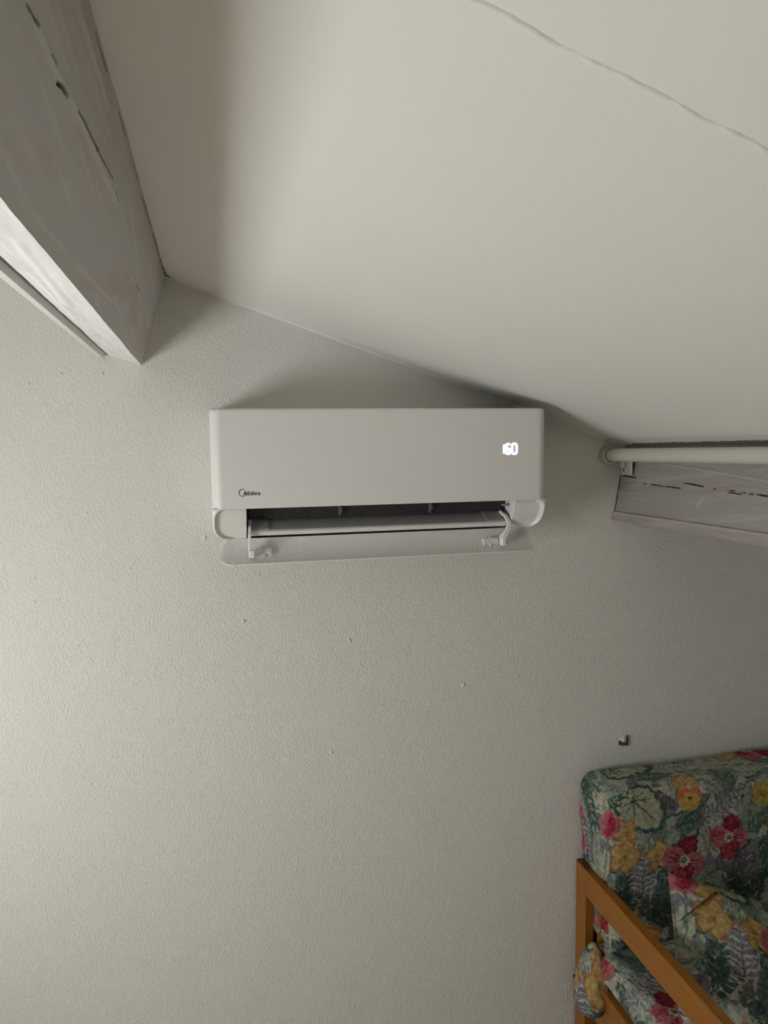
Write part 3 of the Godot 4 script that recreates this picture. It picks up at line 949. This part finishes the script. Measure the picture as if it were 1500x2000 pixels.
func build_ac() -> void:
	var o := base("air_conditioner", AC)
	tag(o, "white wall-mounted air conditioner with open perforated flap below the sloping ceiling", "air conditioner")
	# --- front cover: flat face, rounded at both ends and along the top
	var prof := func(s: float, inset: float) -> Vector2:      # s 0..1 along left side, front, right side -> (x, z)
		var r := 0.026
		var hw := HALF - inset
		var zf := 0.2 - inset
		if s < 0.12: return Vector2(-hw, lerpf(0.0, zf - r, s / 0.12))
		if s < 0.3:
			var t := (s - 0.12) / 0.18 * PI / 2
			return Vector2(-hw + r - r * cos(t), zf - r + r * sin(t))
		if s <= 0.7: return Vector2(lerpf(-hw + r, hw - r, (s - 0.3) / 0.4), zf)
		if s < 0.88:
			var t := (s - 0.7) / 0.18 * PI / 2
			return Vector2(hw - r + r * sin(t), zf - r + r * cos(t))
		return Vector2(hw, lerpf(zf - r, 0.0, (s - 0.88) / 0.12))
	var lv := [[0.0815, 0.004], [0.0815, 0.0012], [0.083, 0.0], [0.14, 0.0], [0.2, 0.0], [0.26, 0.0], [0.318, 0.0], [0.3245, 0.0008], [0.3275, 0.0028], [0.329, 0.0065], [0.329, 0.02]]
	var shell := func(u: float, v: float) -> Vector3:
		var k: Array = lv[int(round(v * (lv.size() - 1)))]
		var q: Vector2 = prof.call(u, k[1])
		return Vector3(q.x, k[0], q.y)
	put("front_cover", sheet(150, lv.size() - 1, shell, Vector3(0, 0, 1)), M.plastic, o)
	var st := st_new()
	quad(st, Vector3(-HALF + 0.02, 0.3288, 0), Vector3(HALF - 0.02, 0.3288, 0), Vector3(HALF - 0.02, 0.3288, 0.182), Vector3(-HALF + 0.02, 0.3288, 0.182), Vector3.UP)
	put("top_grille", done(st), M.plastic, o)
	# --- lower end pieces: rim, hollow for the flap's end, edge of the outlet
	for s in [-1, 1]:
		var x_in := 0.3615 if s < 0 else 0.3555
		var f := func(u: float, v: float) -> Vector3:
			var y := lerpf(0.083, 0.002, v)
			var w := ac_half(y)
			var z := ac_front(y)
			var round_ := 0.026 - sqrt(maxf(0.026 * 0.026 - pow(clampf(y - 0.056, 0.0, 0.026), 2), 0.0))
			var rim := 0.0035 + round_
			var pts := [[w, 0.0], [w, z * 0.5], [w, z - 0.012], [w - 0.001, z - 0.006], [w - 0.0025, z - 0.0022], [w - rim * 0.8 - 0.001, z - 0.0006], [w - rim - 0.001, z - 0.001], [w - rim - 0.003, z - 0.003], [w - rim - 0.009, z - 0.0105], [w - rim - 0.012, z - 0.0115], [lerpf(w - rim - 0.012, x_in, 0.5), z - 0.0117], [x_in + 0.0015, z - 0.0117], [x_in, z - 0.0135], [x_in, z - 0.03], [x_in, 0.05]]
			var k := int(round(u * (pts.size() - 1)))
			return Vector3(float(pts[k][0]) * s, y, pts[k][1])
		put("end_piece", sheet(14, 30, f, Vector3(0, 0, 1)), M.plastic, o)
	# --- underside
	st = st_new()
	quad(st, Vector3(-0.40, 0.002, 0), Vector3(0.40, 0.002, 0), Vector3(0.40, 0.002, 0.15), Vector3(-0.40, 0.002, 0.15), Vector3.DOWN)
	put("base_pan", done(st), M.plastic, o)
	# --- outlet: dark throat, perforated plate, guide, lip
	st = st_new()
	bevel_box(st, Vector3(-0.366, 0.003, 0.02), Vector3(0.361, 0.14, 0.05), 0.001)
	quad(st, Vector3(-0.366, 0.095, 0.05), Vector3(0.361, 0.095, 0.05), Vector3(0.361, 0.0835, 0.19), Vector3(-0.366, 0.0835, 0.19), Vector3.DOWN)
	put("outlet_throat", done(st), M.black, o)
	st = st_new()
	var row := func(j: int) -> float: return j * 0.0040
	var plate_pt := func(x: float, v: float) -> Vector3: return Vector3(x, 0.034 + v * 0.98, 0.118 + v * 0.2)
	perforated(st, 15, func(_a: float, _b: float) -> Vector4: return Vector4(-0.361, 0.352, -0.361, 0.352), row, plate_pt, func(_v: float) -> Vector3: return Vector3(0, -0.2, 0.98), 0.0014, 0.0070, 0.0)
	put("perforated_plate", done(st), M.black, o)
	st = st_new()
	quad(st, Vector3(-0.361, 0.034, 0.1165), Vector3(0.352, 0.034, 0.1165), Vector3(0.352, 0.094, 0.1285), Vector3(-0.361, 0.094, 0.1285), Vector3(0, 0, 1))
	put("plate_backing", done(st), M.dots, o)
	var guide := func(u: float, v: float) -> Vector3:
		return Vector3(lerpf(-0.3515, 0.3405, u), lerpf(0.046, 0.0225, pow(v, 1.3)), lerpf(0.119, 0.158, v))
	put("air_guide", sheet(4, 10, guide, Vector3(0, 1, 1)), M.vane, o)
	st = st_new()
	bevel_box(st, Vector3(-0.3545, 0.0085, 0.146), Vector3(0.343, 0.0225, 0.162), 0.004)
	put("outlet_lip", done(st), M.plastic, o)
	put("cover_plate", slanted_plate(0.286, 0.334), M.vane, o)
	put("cover_plate", slanted_plate(-0.348, -0.306), M.vane, o)
	for x in [-0.1165, 0.1325]:
		st = st_new()
		bevel_box(st, Vector3(x - 0.003, 0.050, 0.120), Vector3(x + 0.003, 0.078, 0.134), 0.001)
		bevel_box(st, Vector3(x - 0.001, 0.058, 0.134), Vector3(x + 0.006, 0.074, 0.140), 0.001)
		put("louver_hook", done(st), M.dark_part, o)
	st = st_new()
	tube(st, [Vector3(0.352, 0.0655, 0.15), Vector3(0.342, 0.066, 0.15), Vector3(0.342, 0.066, 0.15), Vector3(0.333, 0.067, 0.15)], [0.0042, 0.0042, 0.0025, 0.0025], 12)
	put("pivot_pin", done(st, true), M.vane, o)
	# --- perforated flap, swung down, hollow side up
	var fl := Node3D.new()
	fl.name = "flap"
	o.add_child(fl)
	var zy := [Vector2(0.120, 0.002), Vector2(0.119, -0.022), Vector2(0.136, -0.047), Vector2(0.170, -0.0610)]
	var curve := func(t: float) -> Vector2:
		var a: Vector2 = zy[0] * pow(1 - t, 3) + zy[1] * 3 * t * pow(1 - t, 2) + zy[2] * 3 * t * t * (1 - t) + zy[3] * t * t * t
		return a
	var long := 0.084
	var tng := func(v: float) -> Vector2: return (curve.call(clampf(v / long + 0.02, 0, 1)) - curve.call(clampf(v / long - 0.02, 0, 1))).normalized()
	var fpt := func(x: float, v: float) -> Vector3:
		var q: Vector2 = curve.call(clampf(v / long, 0, 1))
		return Vector3(x, q.y, q.x)
	var fnm := func(v: float) -> Vector3:
		var t: Vector2 = tng.call(v)
		return Vector3(0, t.x, -t.y)      # up and forward
	var half := func(v: float) -> float:
		var r := 0.030
		var k := maxf(r - v, v - (long - r))
		return 0.4305 - (0.0 if k <= 0 else r - sqrt(maxf(0.0, r * r - k * k)))
	st = st_new()
	var rows := 22
	perforated(st, rows, func(a: float, b: float) -> Vector4: return Vector4(-half.call(a), half.call(a), -half.call(b), half.call(b)), func(j: int) -> float: return 0.003 + j * (long - 0.006) / rows, fpt, fnm, 0.00095, 0.0060, 0.0022)
	# border, back skin and edge
	for e in [[0.0, 0.003], [long - 0.003, long]]:
		quad(st, fpt.call(-half.call(e[0]), e[0]), fpt.call(half.call(e[0]), e[0]), fpt.call(half.call(e[1]), e[1]), fpt.call(-half.call(e[1]), e[1]), fnm.call(e[0]))
	var steps := [0.0]
	for j in rows + 1: steps.append(0.003 + j * (long - 0.006) / rows)
	steps.append(long)
	for j in steps.size() - 1:
		var a: float = steps[j]
		var b: float = steps[j + 1]
		var na: Vector3 = fnm.call(a) * 0.003
		var nb: Vector3 = fnm.call(b) * 0.003
		quad(st, fpt.call(-half.call(a), a) - na, fpt.call(half.call(a), a) - na, fpt.call(half.call(b), b) - nb, fpt.call(-half.call(b), b) - nb, -na)
		for s in [-1, 1]:
			quad(st, fpt.call(s * half.call(a), a), fpt.call(s * half.call(b), b), fpt.call(s * half.call(b), b) - nb, fpt.call(s * half.call(a), a) - na, Vector3(s, 0, 0))
	for e in [0.0, long]:
		var ne: Vector3 = fnm.call(e) * 0.003
		quad(st, fpt.call(-half.call(e), e), fpt.call(half.call(e), e), fpt.call(half.call(e), e) - ne, fpt.call(-half.call(e), e) - ne, Vector3(0, 0.5 if e == 0.0 else -0.5, -1 if e == 0.0 else 1))
	put("flap_panel", done(st), M.plastic, fl)
	# arms and clips
	for s in [-1, 1]:
		st = st_new()
		if s < 0:
			tube_flat(st, [Vector3(-0.352, 0.045, 0.135), Vector3(-0.354, 0.030, 0.160), Vector3(-0.3555, 0.012, 0.172), Vector3(-0.3565, -0.010, 0.172), Vector3(-0.3565, -0.028, 0.166)], [0.004, 0.004, 0.004, 0.0035, 0.003], 0.009)
			bevel_box(st, Vector3(-0.3585, -0.047, 0.148), Vector3(-0.3435, -0.026, 0.168), 0.002)
		else:
			tube_flat(st, [Vector3(0.336, 0.046, 0.13), Vector3(0.343, 0.036, 0.152), Vector3(0.348, 0.020, 0.165), Vector3(0.345, 0.002, 0.168), Vector3(0.337, -0.014, 0.166), Vector3(0.330, -0.026, 0.16)], [0.004, 0.005, 0.0062, 0.0065, 0.008, 0.009], 0.009)
			bevel_box(st, Vector3(0.3265, -0.047, 0.146), Vector3(0.3405, -0.016, 0.167), 0.003)
		put("flap_arm", done(st), M.plastic, fl)
		st = st_new()
		var c := -0.343 if s < 0 else 0.326
		var d := 1.0 if s < 0 else -1.0
		for k in [[0.001, 0.022, 0.0075], [0.0225, 0.0265, 0.011], [0.027, 0.040, 0.0065], [0.0405, 0.043, 0.009]]:
			var lo := minf(c + d * k[0], c + d * k[1])
			var hi := maxf(c + d * k[0], c + d * k[1])
			var h: float = k[2]
			var yc := -0.0335
			quad(st, Vector3(lo, yc - h, 0.1445 + h * 0.6), Vector3(hi, yc - h, 0.1445 + h * 0.6), Vector3(hi, yc + h, 0.1445 - h * 0.6), Vector3(lo, yc + h, 0.1445 - h * 0.6), Vector3(0, 0.5, 1))
			quad(st, Vector3(lo, yc + h, 0.1445 - h * 0.6), Vector3(hi, yc + h, 0.1445 - h * 0.6), Vector3(hi, yc + h - 0.012, 0.120), Vector3(lo, yc + h - 0.012, 0.120), Vector3(0, 1, 0))
			quad(st, Vector3(lo, yc - h, 0.1445 + h * 0.6), Vector3(hi, yc - h, 0.1445 + h * 0.6), Vector3(hi, yc - h - 0.01, 0.135), Vector3(lo, yc - h - 0.01, 0.135), Vector3(0, -1, 0))
			for x in [lo, hi]:
				quad(st, Vector3(x, yc - h, 0.1445 + h * 0.6), Vector3(x, yc + h, 0.1445 - h * 0.6), Vector3(x, yc + h - 0.012, 0.120), Vector3(x, yc - h - 0.01, 0.135), Vector3(-1 if x == lo else 1, 0, 0))
		put("hinge_clip", done(st), M.plastic, fl)
	# --- lettering and emblem
	var lg := Node3D.new()
	lg.name = "brand_mark"
	o.add_child(lg)
	lg.position = Vector3(-0.3705, 0.1215, 0.2)
	st = st_new()
	var prev := []
	for k in 41:
		var a := deg_to_rad(38.0 + 300.0 * k / 40)
		var wd := 0.0008 + 0.0010 * pow(absf(sin(a * 0.5 + 0.2)), 2.0)
		var p := [Vector2.from_angle(a) * 0.0094, Vector2.from_angle(a) * (0.0094 - wd)]
		if k:
			prism_z(st, [prev[0], p[0], p[1], prev[1]], 0.0, 0.0004)
		prev = p
	prism_z(st, [Vector2(0.0, -0.0088), Vector2(0.0012, -0.0084), Vector2(0.0058, 0.0022), Vector2(0.0046, 0.0034)], 0.0, 0.0004)
	put("emblem", done(st), M.ink, lg)
	var tm := TextMesh.new()
	var font := SystemFont.new()
	font.font_names = PackedStringArray(["Droid Sans"])
	font.font_weight = 700
	tm.font = font
	tm.text = "Midea"
	tm.font_size = 64
	tm.pixel_size = 0.0135 / 64.0
	tm.depth = 0.0005
	tm.horizontal_alignment = HORIZONTAL_ALIGNMENT_LEFT
	tm.vertical_alignment = VERTICAL_ALIGNMENT_CENTER
	var tx := put("lettering", tm, M.ink, lg, Vector3(0.0036, -0.0022, 0.0003))
	tx.scale = Vector3(1.0, 0.92, 1.0)
	# --- lit numerals behind the cover: 60, with the glow of the digit beside them
	var ds := Node3D.new()
	ds.name = "display"
	o.add_child(ds)
	ds.position = Vector3(0.3375, 0.2205, 0.2)
	var k := 0.044 / 640.0
	var P := func(x: float, y: float) -> Vector2: return Vector2((x - 787.0) * k, (560.0 - y) * k)
	var six := [[[650, 385], [735, 385]], [[625, 410], [625, 725]], [[650, 565], [735, 565]], [[765, 590], [765, 720]], [[650, 745], [735, 745]], [[530, 440], [530, 700]]]
	var nought := [[[900, 375], [1000, 375]], [[865, 420], [865, 710]], [[1045, 420], [1045, 710]], [[900, 745], [1000, 745]]]
	for g in [["display_digit", six, 56.0], ["display_digit", nought, 58.0]]:
		st = st_new()
		for s in g[1]: capsule2(st, P.call(s[0][0], s[0][1]), P.call(s[1][0], s[1][1]), g[2] * k, -0.0005, 0.0004)
		put(g[0], done(st), M.glow, ds)
	st = st_new()
	for s in [[[570, 410], [570, 735]], [[500, 572], [610, 572]], [[640, 440], [640, 520]], [[640, 620], [735, 620]], [[640, 690], [735, 690]], [[650, 620], [650, 690]], [[730, 620], [730, 690]], [[895, 425], [1005, 425]], [[895, 690], [1005, 690]], [[905, 425], [905, 690]], [[995, 425], [995, 690]], [[1010, 572], [1085, 572]], [[820, 560], [820, 740]]]:
		capsule2(st, P.call(s[0][0], s[0][1]), P.call(s[1][0], s[1][1]), 9.0 * k, 0.0, 0.0006)
	put("display_segments", done(st), M.glow_blue, ds)

func slanted_plate(x0: float, x1: float) -> ArrayMesh:
	var f := func(u: float, v: float) -> Vector3:
		return Vector3(lerpf(x0, x1, u), lerpf(0.046, 0.0225, pow(v * 0.97, 1.3)) + 0.0022 + 0.0006 * u, lerpf(0.119, 0.158, v * 0.97) + 0.0012)
	var st := st_new()
	for j in 8:
		var a: Vector3 = f.call(0.0, j / 8.0)
		var b: Vector3 = f.call(1.0, j / 8.0)
		var c: Vector3 = f.call(1.0, (j + 1) / 8.0)
		var d: Vector3 = f.call(0.0, (j + 1) / 8.0)
		var dn := Vector3(0, -0.0026, -0.0014)
		quad(st, a, b, c, d, Vector3(0, 1, 1))
		quad(st, a, d, d + dn, a + dn, Vector3(-1, 0, 0))
		quad(st, b, c, c + dn, b + dn, Vector3(1, 0, 0))
		if j == 7: quad(st, c, d, d + dn, c + dn, Vector3(0, -1, 1))
	return done(st)

# strap: rounded in x (radius per point), DEEP across
func tube_flat(st: SurfaceTool, pts: Array, half_w: Array, deep: float) -> void:
	var rings := []
	for i in pts.size():
		var d: Vector3 = (pts[mini(i + 1, pts.size() - 1)] - pts[maxi(i - 1, 0)]).normalized()
		var n := Vector3.RIGHT.cross(d).normalized()
		var x := d.cross(n).normalized()
		var ring := []
		for e in [[-1, -0.35], [-0.7, -0.5], [0.7, -0.5], [1, -0.35], [1, 0.35], [0.7, 0.5], [-0.7, 0.5], [-1, 0.35]]:
			ring.append(pts[i] + x * e[0] * half_w[i] + n * e[1] * deep)
		rings.append(ring)
	for i in pts.size() - 1:
		for k in 8:
			var k2 := (k + 1) % 8
			quad(st, rings[i][k], rings[i][k2], rings[i + 1][k2], rings[i + 1][k], rings[i][k] + rings[i][k2] - pts[i] * 2.0)
	for e in [[0, pts[0] - pts[1]], [pts.size() - 1, pts[-1] - pts[-2]]]:
		for k in range(1, 7): tri(st, rings[e[0]][0], rings[e[0]][k], rings[e[0]][k + 1], e[1])

# ------------------------------------------------------------------ sofa bed
func wood(called: String, lo: Vector3, hi: Vector3, parent: Node, mat = null) -> MeshInstance3D:
	var c := (lo + hi) / 2.0
	var size := hi - lo
	var st := st_new()
	bevel_box(st, lo - c, hi - c, 0.003)
	var m := done(st)
	# lay the grain along the longest side
	var arr := m.surface_get_arrays(0)
	var uv: PackedVector2Array = arr[Mesh.ARRAY_TEX_UV]
	var ps: PackedVector3Array = arr[Mesh.ARRAY_VERTEX]
	var axis := size.max_axis_index()
	for k in ps.size():
		var p := ps[k] + c
		uv[k] = Vector2(p[axis], p[(axis + 1) % 3] + p[(axis + 2) % 3])
	arr[Mesh.ARRAY_TEX_UV] = uv
	var am := ArrayMesh.new()
	am.add_surface_from_arrays(Mesh.PRIMITIVE_TRIANGLES, arr)
	return put(called, am, mat if mat else M.pine, parent, c)

func build_sofa() -> void:
	var X := 1.076
	var o := base("sofa_bed", Vector3(X, 0, 0.012))
	tag(o, "pine sofa bed with green floral covers in the lower right corner", "sofa")
	var wide := 1.5
	# side frame at the wall end of the left arm
	for s in [0.0, wide - 0.032]:
		var post := wood("back_post", Vector3(s, 0, 0.0), Vector3(s + 0.032, 0.614, 0.060), o)
		wood("end_grain", Vector3(s + 0.0004, 0.6135, 0.0006), Vector3(s + 0.0316, 0.6165, 0.0594), o, M.pine_end)
		wood("front_post", Vector3(s, 0, 0.80), Vector3(s + 0.032, 0.614, 0.860), o)
		wood("arm_rail", Vector3(s, 0.530, 0.0615), Vector3(s + 0.032, 0.6125, 0.7985), o)
		wood("side_rail", Vector3(s + 0.004, 0.16, 0.0615), Vector3(s + 0.030, 0.29, 0.7985), o)
	wood("back_stile", Vector3(0.034, 0.02, 0.072), Vector3(0.062, 0.56, 0.096), o)
	wood("front_rail", Vector3(0.034, 0.16, 0.815), Vector3(wide - 0.034, 0.26, 0.84), o)
	wood("back_rail", Vector3(0.034, 0.30, 0.01), Vector3(wide - 0.034, 0.38, 0.035), o)
	var st := st_new()
	tube(st, [Vector3(0.001, 0.226, 0.012), Vector3(-0.006, 0.226, 0.012), Vector3(-0.010, 0.226, 0.012), Vector3(-0.012, 0.226, 0.012)], [0.0075, 0.0085, 0.0075, 0.004], 16)
	put("bolt_cap", done(st, true), M.knob, o)
	# mattress folded upright against the wall
	var n := noise(12, 1.0, 3)
	var back := func(p: Vector3, q: Vector3) -> float:
		var k := n.get_noise_3d(p.x * 5.0, p.y * 4.0, p.z * 5.0) * 0.010 + n.get_noise_3d(p.x * 14.0, p.y * 11.0, p.z * 14.0) * 0.0035
		if q.x < -0.3 and p.y < 0.64: k -= 0.036 * smoothstep(0.66, 0.60, p.y) * -q.x
		return k
	put("back_mattress", soft_box(Vector3(0.0, 0.40, -0.004), Vector3(wide - 0.01, 0.915, 0.178), 0.045, 0.014, back, Vector2.ZERO), M.cloth, o)
	# seat mattress with a creased cover
	var seat := func(p: Vector3, q: Vector3) -> float:
		var k := n.get_noise_3d(p.x * 6.0 + 9.0, p.y * 7.0, p.z * 6.0) * 0.012
		var fold := 1.0 - absf(n.get_noise_3d(p.x * 5.0 + 30.0, p.y * 16.0 + p.z * 9.0, p.z * 7.0)) * 3.0
		return k + maxf(fold, 0.0) * 0.010 * clampf(-q.x + 0.4, 0, 1)
	put("seat_mattress", soft_box(Vector3(0.012, 0.292, 0.075), Vector3(wide - 0.045, 0.40, 0.855), 0.045, 0.012, seat, Vector2(0.35, -0.13)), M.cloth, o)
	# corner of the loose cover, bulging out below the arm
	var lobe := func(u: float, v: float) -> Vector3:
		var a := u * TAU
		var t := v * PI
		var w := n.get_noise_3d(cos(a) * 1.2, sin(a) * 1.2, v * 3.0) * 0.010
		var y := 0.305 - 0.110 * cos(t) - (0.0)
		var fat := pow(sin(t), 0.55) * (0.35 + 0.65 * smoothstep(0.0, 0.75, 1.0 - v))
		var rx := (0.060 + w) * fat
		var rz := (0.066 + w) * fat
		return Vector3(0.0 + cos(a) * rx - 0.012 * (1.0 - v), y, 0.118 + sin(a) * rz)
	put("cover_corner", sheet(40, 28, lobe, Vector3(0, 0, 1), func(u: float, v: float) -> Vector2: return to_print(Vector2(-0.02 + u * 0.32, 0.58 + v * 0.25))), M.cloth, o)

	# cushion leaning in the seat corner
	var rx := Vector3(0.2, -0.065, 0.05)
	var uy := Vector3(0.06, 0.13, -0.115)
	var c := Vector3(1.24, 0.69, 0.25) + rx - uy
	var nz := rx.cross(uy).normalized()
	var cu := base("cushion", c - uy * 1.0)
	tag(cu, "creased floral cushion leaning on the sofa bed behind the wooden arm", "cushion")
	var cn := noise(40, 1.0, 3)
	for side in [1, -1]:
		var f := func(u: float, v: float) -> Vector3:
			var a := u * 2.0 - 1.0
			var b := v * 2.0 - 1.0
			var pin := 1.0 - 0.06 * (a * a + b * b) + 0.06 * a * a * b * b * 2.0
			var h := 0.085 * pow((1.0 - a * a) * (1.0 - b * b), 0.42)
			if side > 0:
				h += cn.get_noise_2d(a * 1.6, b * 1.6) * 0.012 * (1.0 - a * a) * (1.0 - b * b)
				var fold := seg_dist(Vector2(a, b), Vector2(-1.0, 0.28), Vector2(-0.46, 0.84)) * 0.2      # the sharp fold from the left seam up
				h -= 0.017 * smoothstep(0.009, 0.0, fold)
				h += 0.004 * smoothstep(0.05, 0.008, fold)
				var swell := seg_dist(Vector2(a, b), Vector2(-0.34, 0.5), Vector2(0.6, 0.8)) * 0.2
				h -= 0.006 * smoothstep(0.016, 0.0, swell)
			var q: Vector3 = uy + (rx * a * pin + uy * b * pin) + nz * h * side
			q.y = maxf(q.y, 0.424 - (c.y - uy.y))      # settles on the seat
			return q
		var uvf := func(u: float, v: float) -> Vector2: return to_print(Vector2(0.128 + (u - 0.35) * 0.43, 0.655 + (v - 0.55) * 0.37))
		put("cushion_cover", sheet(150, 150, f, nz * side, uvf), M.cloth, cu)

func build_wall_hook() -> void:
	var o := tag(base("wall_hook", Vector3(1.242, 0.983, 0)), "small bent metal hook stub in chipped plaster above the sofa bed", "hook")
	var st := st_new()
	prism_z(st, [Vector2(0.0145, -0.017), Vector2(0.0185, -0.017), Vector2(0.0185, 0.014), Vector2(0.0145, 0.017)], 0.0, 0.006)
	prism_z(st, [Vector2(-0.012, -0.013), Vector2(0.000, -0.0125), Vector2(0.0185, -0.0175), Vector2(0.0175, -0.012), Vector2(0.002, -0.0065), Vector2(-0.012, -0.008)], 0.0, 0.006)
	prism_z(st, [Vector2(-0.014, -0.010), Vector2(-0.006, -0.013), Vector2(-0.004, -0.002), Vector2(-0.010, 0.002)], 0.0, 0.004)
	put("bent_strip", done(st), M.iron, o)
	var n := noise(19, 1.0, 2)
	var f := func(u: float, v: float) -> Vector3:
		var a := u * TAU
		var r := v * (0.012 + 0.004 * n.get_noise_2d(cos(a) * 2.0, sin(a) * 2.0))
		return Vector3(0.003 + cos(a) * r, 0.002 + sin(a) * r * 0.9, 0.0085 * (1.0 - v * v) + 0.0015 * n.get_noise_2d(u * 30.0, v * 6.0))
	put("plaster_lump", sheet(28, 8, f, Vector3(0, 0, 1)), M.wall, o)

# ------------------------------------------------------------------ scene
const WIN_Y0 := 1.00
const WIN_Y1 := 1.64
const WIN_Z0 := 0.70
const WIN_Z1 := 1.66

func _ready() -> void:
	# camera: 1.92 m up, 2 m from the wall, turned a little to the right and down
	var cam := Camera3D.new()
	cam.name = "camera"
	cam.fov = rad_to_deg(2.0 * atan(1000.0 / 1400.0))
	cam.near = 0.02
	add_child(cam)
	cam.transform = Transform3D(Basis(Vector3(0.9731, -0.0144, 0.2287), Vector3(0.0329, 0.9963, -0.0797), Vector3(-0.2268, 0.0851, 0.9703)).orthonormalized(), Vector3(0, 1.92, 2.0))
	# sky and exposure
	var env := Environment.new()
	env.background_mode = Environment.BG_SKY
	var sm := ProceduralSkyMaterial.new()
	sm.sky_top_color = Color(0.55, 0.65, 0.8)
	sm.sky_horizon_color = Color(0.8, 0.83, 0.86)
	sm.ground_bottom_color = Color(0.45, 0.44, 0.4)
	sm.ground_horizon_color = Color(0.7, 0.7, 0.68)
	var sky := Sky.new()
	sky.sky_material = sm
	env.sky = sky
	env.tonemap_mode = Environment.TONE_MAPPER_LINEAR
	env.tonemap_exposure = 1.0
	env.sdfgi_enabled = true
	env.ssao_enabled = true
	env.ssil_enabled = true
	var we := WorldEnvironment.new()
	we.name = "world_environment"
	we.environment = env
	add_child(we)
	# daylight in the window on the left
	var day := AreaLight3D.new()
	day.name = "window_daylight"
	day.area_size = Vector2(WIN_Z1 - WIN_Z0 - 0.1, WIN_Y1 - WIN_Y0 - 0.1)
	day.area_normalize_energy = false
	day.light_color = Color(0.985, 0.995, 1.0)
	day.light_energy = 4.9
	day.area_range = 12.0
	day.shadow_enabled = true
	add_child(day)
	day.position = Vector3(ROOM_L - 0.03, (WIN_Y0 + WIN_Y1) / 2, (WIN_Z0 + WIN_Z1) / 2)
	day.rotation.y = -PI / 2

	# the sun, which comes in through the same window and lies on the floor behind the viewer's left
	var sun := DirectionalLight3D.new()
	sun.name = "sun"
	sun.light_color = Color(1.0, 0.965, 0.91)
	sun.light_energy = 17.0
	sun.light_angular_distance = 0.6
	sun.shadow_enabled = true
	add_child(sun)
	sun.look_at_from_position(Vector3.ZERO, Vector3(0.62, -1.0, 0.35), Vector3.UP)

	make_materials()
	build_room()
	build_beams()
	build_ac()
	build_pipe()
	build_sofa()
	build_wall_hook()
